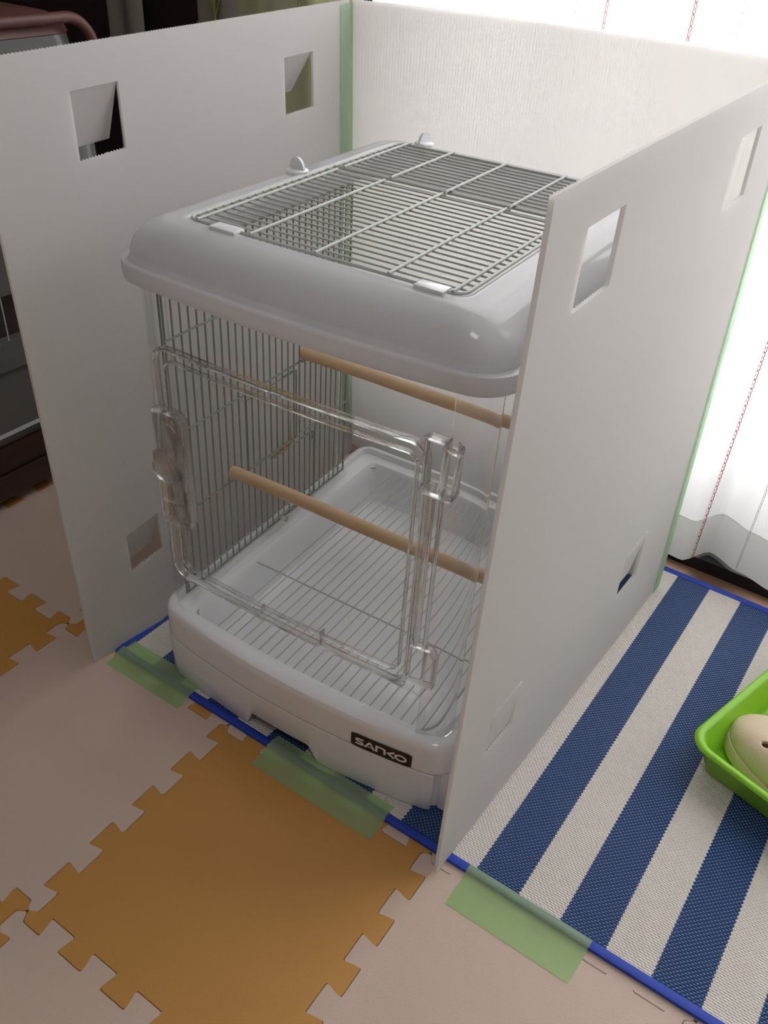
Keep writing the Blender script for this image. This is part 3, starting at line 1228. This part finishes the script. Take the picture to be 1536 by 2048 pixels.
# two small wire feeding doors with their clips
for (ya, yb, za, zb) in ((.155, .258, .240, .343), (.203, .300, .128, .232)):
    p = [(WXp + .0045, ya, Z(za)), (WXp + .0045, yb, Z(za)), (WXp + .0045, yb, Z(zb)), (WXp + .0045, ya, Z(zb))]
    fd = mesh_obj('feeding_door', *tube_geo(p, .0011, closed=True), M['shaded_side_wire'], side)
    hk = [(WXp + .004, yb - .03, Z(zb)), (WXp + .007, yb - .028, Z(zb + .004)), (WXp + .008, yb - .018, Z(zb + .006)), (WXp + .007, yb - .008, Z(zb + .004)), (WXp + .005, yb - .005, Z(zb - .012))]
    mesh_obj('door_clip', *tube_geo(hk, .0010), M['shaded_side_wire'], fd, smooth=True)
hk = [(WXp + .003, .262, Z(.350))]
for i in range(9):
    hk.append((WXp + .004 + .002 * (i % 2), .265 + .006 * i, Z(.350 + .003 * ((i + 1) % 2))))
mesh_obj('door_clip', *tube_geo(hk, .0010), M['shaded_side_wire'], side, smooth=True)
# clear lower channel that holds the wire panel
box_obj('panel_channel', (-.196, -.181, .030, .39, Z(.106), Z(.119)), M['clear'], cage, .002)
rod('channel_stud', (-.184, .225, Z(.122)), (-.176, .225, Z(.122)), .004, M['glass'], cage, 12)

# --- floor grate
GZ1 = .100
gp = rrect(-.176, .176, .0165, .448, .03, .006, nf=16, ns=2, nc=6)
grate = mesh_obj('floor_grate', *tube_geo([(p[0], p[1], Z(GZ1)) for p in gp], .0015, closed=True), M['wire'], cage, smooth=True)
x = -.128
while x < .172:
    yf = .0165 - .006 * (1 - (x / .176) ** 2)
    if abs(x) > .146:
        yf += .006
    rod('grate_wire', (x, round(yf, 3), Z(GZ1 + .0012)), (x, .446, Z(GZ1 + .0012)), .00100, M['wire'], grate, 6)
    x += .0133
for y in (.147, .300):
    rod('cross_wire', (-.176, y, Z(GZ1 - .0008)), (.176, y, Z(GZ1 - .0008)), .0012, M['wire'], grate, 6)
# white inner ridge along the left of the tub

# --- perches
for y, z, zr in ((.275, .3605, .3625), (.123, .2555, .2575)):
    pts = []
    for i in range(25):
        t = i / 24
        x = -.183 + .376 * t
        pts.append((x, y + .0006 * math.sin(t * 9), Z(z + (zr - z) * t) + .0005 * math.sin(t * 7)))
    V, F = tube_geo(pts, .0082, seg=16)
    # slightly narrower waist near the ends, as turned
    P_o = mesh_obj('perch', V, F, M['perch'], cage, auto=50)
    P_o['label'] = 'round wooden perch rod'

# ================================================================== CURTAIN
def interp(tab, x):
    if x <= tab[0][0]:
        return tab[0][1]
    for (a, ya), (b, yb) in zip(tab, tab[1:]):
        if x <= b:
            t = (x - a) / (b - a)
            t = t * t * (3 - 2 * t)
            return ya + (yb - ya) * t
    return tab[-1][1]


hem_tab = [(-.14, .83), (.0, .81), (.10, .835), (.2, .80), (.30, .83), (.40, .80), (.50, .815), (.585, .77), (.625, .675), (.655, .672), (.688, .722), (.74, .700), (.80, .683), (.86, .70),
           (.93, .735), (1.0, .70), (1.09, .735), (1.18, .70), (1.28, .735), (1.38, .70), (1.5, .735), (1.62, .70), (1.75, .735), (1.9, .70), (2.1, .735)]


def curtain_pt(x, z):
    w = min(1, max(0, z / 1.2))
    y_h = interp(hem_tab, x)
    y_t = .80 + .022 * math.sin(x * 2 * math.pi / .145 + 1.0) + .008 * math.sin(x * 31)
    k = w * w * (3 - 2 * w)
    # the panels push the curtain back where they lean on it
    y = y_h * (1 - k) + y_t * k
    if x < .615:
        y = max(y_h - .115, .685) * 1.0 + .108 * min(1.0, z / .6) + (y_t - .80) * .5 * min(1, z / .6)
    return Vector((x, y, z))


cur = None
CZ0 = .014
NX, zs = 300, [CZ0, .05, .089, .11, .16, .22, .3, .4, .5, .6, .7, .8, .9, 1.0, 1.1, 1.2, 1.4, 1.6, 1.8, 2.0, 2.2]
xs = [-.085 + (2.185) * i / NX for i in range(NX + 1)]
V, F = [], []
for x in xs:
    for z in zs[2:]:
        V.append(tuple(curtain_pt(x, z)))
kz = len(zs) - 2
for i in range(NX):
    for j in range(kz - 1):
        F.append((i * kz + j, (i + 1) * kz + j, (i + 1) * kz + j + 1, i * kz + j + 1))
cur = mesh_obj('sheer_curtain', V, F, M['curtain'], recalc=False, smooth=True)
tag(cur, 'sheer white curtain with red chain stitching hanging in front of the bright window', 'curtain')
V, F = [], []
for x in xs:
    for z in (CZ0, .05, .091):
        V.append(tuple(curtain_pt(x, z)))
for i in range(NX):
    for j in range(2):
        F.append((i * 3 + j, (i + 1) * 3 + j, (i + 1) * 3 + j + 1, i * 3 + j + 1))
hem = mesh_obj('curtain_hem', V, F, M['hem'], cur, recalc=False, smooth=True)
hem['label'] = 'doubled hem band'


def chain(x, z0, z1, mat, r, amp=.0030, pitch=.0135, name='chain_stitch'):
    """two threads crossing in turn: a chain of small ovals and crosses"""
    A, B = [], []
    n = int((z1 - z0) / pitch * 14)
    for i in range(n + 1):
        z = z0 + (z1 - z0) * i / n
        ph = (z - z0) / pitch * 2 * math.pi
        w = amp * (0.62 * math.sin(ph / 2) + 0.55 * math.sin(ph / 2 * 3) * .45) if True else 0
        w = amp * math.sin(ph / 2) * (0.72 + .42 * math.cos(ph))
        c = curtain_pt(x, z)
        A.append((x + w, c.y - .0012, z))
        B.append((x - w, c.y - .0012, z))
    v, f = merge([tube_geo(A, r, seg=4), tube_geo(B, r, seg=4)])
    o = mesh_obj(name, v, f, mat, cur)
    return o


for xr in (.300, .432, .551, .668, .842, .985):
    o = chain(xr, CZ0 + .003, 1.2, M['thread_red'], .0006, .0036)
    o['label'] = 'red chain stitching'
for xg in (.262, .495, .615, .735, .90):
    o = chain(xg, CZ0 + .003, 1.2, M['thread_grey'], .0004, .0026, .0125)
    o['label'] = 'pale grey chain stitching'

# ================================================================== PATTERNED DRAPES AT THE LEFT
def drape(name, x0, x1, y, folds, amp, mat, label, z0=.02, z1=2.2):
    n = int((x1 - x0) / .008)
    V, F = [], []
    for i in range(n + 1):
        x = x0 + (x1 - x0) * i / n
        for z in (z0, .5, 1.0, 1.6, z1):
            V.append((x, y + amp * math.sin((x - x0) / (x1 - x0) * folds * 2 * math.pi) * (1 - .15 * z), z))
    for i in range(n):
        for j in range(4):
            F.append((i * 5 + j, (i + 1) * 5 + j, (i + 1) * 5 + j + 1, i * 5 + j + 1))
    o = mesh_obj(name, V, F, mat, recalc=False, smooth=True)
    md = o.modifiers.new('thickness', 'SOLIDIFY')
    md.thickness = .001
    if label:
        tag(o, label, 'curtain')
    return o


drape('patterned_drape', -.705, -.605, .80, 1.0, .012, M['drape'], 'narrow pale beige drape hanging alone against the dark wall, top left')
d2 = drape('patterned_drape', -.462, -.365, .80, 1.0, .014, M['drape'], 'pale drape with an olive branch print left of the folded drape')
d3 = drape('patterned_drape', -.355, -.095, .785, 2.2, .016, M['drape_green'], 'cream green drape with olive print beside the bright window, behind the left panel')


def leaf_stroke(pts, r, parent):
    v, f = tube_geo(pts, r, seg=5)
    o = mesh_obj('printed_branch', v, f, M['motif'], parent)
    o['label'] = 'olive printed branch'
    return o


leaf_stroke([(-.405, .784, .60), (-.404, .783, .645), (-.406, .783, .69), (-.404, .783, .76)], .0022, d2)
leaf_stroke([(-.420, .784, .70), (-.404, .783, .648), (-.385, .784, .70)], .0015, d2)
leaf_stroke([(-.452, .786, .638), (-.404, .783, .632), (-.37, .786, .648)], .0012, d2)
leaf_stroke([(-.27, .765, .44), (-.235, .765, .56), (-.21, .765, .66), (-.17, .765, .80)], .0012, d3)
leaf_stroke([(-.30, .765, .47), (-.262, .765, .475), (-.235, .765, .47)], .0018, d3)
leaf_stroke([(-.29, .765, .44), (-.262, .765, .475), (-.25, .765, .50)], .0016, d3)

# ================================================================== PET CASE ON ITS STAND (left background)
stand = empty('low_stand', (-.283, 0, 0), 0, 'low dark brown wooden stand under the smoky plastic pet case, left edge', 'stand')
box_obj('stand_top', (-.42, 0, -.55, .43, .020, .062), M['dark_wood'], stand, .003)
box_obj('stand_board', (-.42, -.004, -.55, .43, .064, .108), M['dark_wood'], stand, .003)
for y in (-.5, .38):
    for x in (-.38, -.06):
        box_obj('leg', (x, x + .03, y, y + .03, .0002, .021), M['dark_wood'], stand)
case = empty('pet_case', (-.283, 0, .1085), 0, 'smoky clear plastic pet case with a dusty pink lid at the left edge', 'case')
zb = -.1085


def crr(x0, x1, y0, y1, r, z):
    return ring(rrect(x0, x1, y0, y1, r, 0, nf=4, ns=4, nc=6), z + zb)


# lower tub with ledge
lp = [crr(-.38, -.010, -.50, .400, .03, .109), crr(-.385, -.004, -.505, .405, .03, .118), crr(-.385, .000, -.505, .41, .03, .128), crr(-.385, -.005, -.505, .405, .03, .132),
      crr(-.388, -.004, -.508, .405, .03, .233), crr(-.39, .003, -.51, .412, .03, .2345), crr(-.39, .003, -.51, .412, .03, .276)]
v, f = loft(lp, caps=True)
mesh_obj('lower_tub', v, f, M['case_clear'], case, auto=40)
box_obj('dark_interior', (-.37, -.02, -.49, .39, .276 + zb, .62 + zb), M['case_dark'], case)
for i in range(28):
    y = .392 - .030 * i
    rod('case_wire', (-.004, y, .276 + zb), (-.004, y, .346 + zb), .0011, M['wire'], case, 6)
lp = [crr(-.39, .000, -.51, .41, .035, .346), crr(-.39, .002, -.51, .412, .035, .44), crr(-.388, -.001, -.508, .409, .035, .443), crr(-.385, -.006, -.505, .405, .04, .60), crr(-.375, -.014, -.49, .398, .05, .668)]
v, f = loft(lp, caps=True)
mesh_obj('upper_case', v, f, M['case_clear'], case, auto=40)
# arched pink lid edge
arch = []
for a in range(0, 91, 10):
    arch.append((.365 + .045 * math.sin(math.radians(a)), .640 + .045 * math.cos(math.radians(a))))
pth = [(-.02, -.45, .690 + zb)] + [(-.012, y, .6885 + zb - .0) for y in (-.2, .1, .25)] + [(-.004, y, z + zb + .005) for y, z in arch] + [(-.004, .410, .59 + zb)]
v, f = tube_geo(pth, .0075, seg=8)
mesh_obj('pink_rim', v, f, M['pink'], case, auto=60)
lp = [crr(-.37, -.013, -.485, .400, .05, .669), crr(-.365, -.016, -.48, .396, .05, .680), crr(-.33, -.03, -.45, .385, .05, .690), crr(-.25, -.12, -.3, .28, .04, .698)]
v, f = loft(lp, caps=True)
mesh_obj('pink_lid', v, f, M['pink'], case, auto=40)

# ================================================================== LIME TRAY WITH CLOGS
TA = math.radians(-16)
tray = empty('lime_tray', (0.981, 0.392, .0034), TA, 'lime green plastic tray holding beige clogs, on the rug at the right edge', 'tray')
hx, hy = .16, .160


def tr(d, z, r=.03):
    return ring(rrect(-hx + d, hx - d, -hy + d, hy - d, max(.01, r - d * .6), 0, nf=10, ns=10, nc=8), z)


lp = [tr(.022, .0002), tr(.020, .002), tr(.006, .042), tr(.0, .0445), tr(-.0015, .0475), tr(.0, .0505), tr(.004, .0515), tr(.008, .0500), tr(.0095, .0470), tr(.022, .006), tr(.026, .004)]
v, f = loft(lp, caps=True)
mesh_obj('tray_shell', v, f, M['tray'], tray, auto=50)


def clog(loc, rz, label):
    root = empty('clog', loc, rz, label, 'shoe', 'clogs in the lime tray')
    # length along +x (toe at +x), 0.24 long
    n = 44

    def half(t):
        # half width along the sole, t 0 heel .. 1 toe
        w = .034 + .012 * math.sin(min(1, t / .75) * math.pi / 2)
        if t > .70:
            q = (t - .70) / .30
            w *= math.sqrt(max(0, 1 - q ** 2.4))
        if t < .12:
            q = 1 - t / .12
            w *= math.sqrt(max(0, 1 - q ** 2.2))
        return max(w, .0008)
    ts = [0.5 - 0.5 * math.cos(math.pi * i / n) for i in range(n + 1)]
    # sole: rings
    out = [(.24 * t - .12, half(t) + .003) for t in ts] + [(.24 * t - .12, -half(t) - .003) for t in ts[::-1]]
    out = [p for i, p in enumerate(out)]

    def rg(s, z):
        return [(x * (1 + (s - 1) * .5), y * s, z) for x, y in out]
    v, f = loft([rg(.93, 0), rg(1.0, .004), rg(1.0, .016), rg(.97, .020)], caps=True)
    mesh_obj('sole', v, f, M['clog'], root, auto=40)
    # upper: dome over the front 60 per cent, side walls to the heel
    V, F = [], []
    m = 20
    cols = [.40 + .60 * (0.5 - 0.5 * math.cos(math.pi * i / 30)) for i in range(31)]
    for t in cols:
        w = half(t) - .0005
        q = (t - .40) / .60
        h = .018 + .043 * math.sqrt(max(0, 1 - q ** 2.6)) * (1 - .28 * q)
        for j in range(m + 1):
            a = math.pi * j / m
            y = w * math.copysign(abs(math.cos(a)) ** .72, math.cos(a))
            z = .016 + (h - .012) * abs(math.sin(a)) ** .75
            V.append((.24 * t - .12, y, z))
    for i in range(len(cols) - 1):
        for j in range(m):
            F.append((i * (m + 1) + j, i * (m + 1) + j + 1, (i + 1) * (m + 1) + j + 1, (i + 1) * (m + 1) + j))
    up = mesh_obj('upper', V, F, M['clog'], root, smooth=True)
    md = up.modifiers.new('thickness', 'SOLIDIFY')
    md.thickness = .004
    md.offset = -1
    # vent holes cut through the toe
    cv = []
    for px, py in ((.068, .0), (.060, .025), (.060, -.025), (.036, .030), (.036, .0), (.036, -.030)):
        a = [(px + .0055 * math.cos(2 * math.pi * i / 14), py + .0045 * math.sin(2 * math.pi * i / 14), .022) for i in range(14)]
        b = [(x, y, .09) for x, y, z in a]
        cv.append(loft([a, b], caps=True))
    cv, cf = merge(cv)
    cutter = mesh_obj('cutter', cv, cf, M['clog'], root)
    bo = up.modifiers.new('holes', 'BOOLEAN')
    bo.operation = 'DIFFERENCE'
    bo.solver = 'EXACT'
    bo.object = cutter
    dg = bpy.context.evaluated_depsgraph_get()
    me = bpy.data.meshes.new_from_object(up.evaluated_get(dg))
    up.modifiers.clear()
    up.data = me
    bpy.data.objects.remove(cutter)
    # heel wall and strap
    pts = []
    for i in range(25):
        t = .02 + .40 * abs(1 - i / 12)
        sgn = 1 if i <= 12 else -1
        pts.append((.24 * t - .12, sgn * (half(t) - .001 if abs(i - 12) > 0 else 0)))
    V, F = [], []
    for i, (x, y) in enumerate(pts):
        hh = .030 + .016 * abs(1 - i / 12)
        for yy, zz in ((1.0, .016), (1.0, hh), (.90, hh), (.90, .016)):
            V.append((x if yy == 1.0 else x * .985 , y * yy, zz))
    for i in range(len(pts) - 1):
        for k_ in range(4):
            F.append((i * 4 + k_, i * 4 + (k_ + 1) % 4, i * 4 + 4 + (k_ + 1) % 4, i * 4 + 4 + k_))
    mesh_obj('heel_wall', V, F, M['clog'], root, auto=50)
    return root


clog((.930, .318, .0085), math.radians(150), 'beige foam clog with vent holes, nearer one in the lime tray')
clog((.986, .418, .0085), math.radians(163), 'beige foam clog behind the nearer clog in the lime tray')
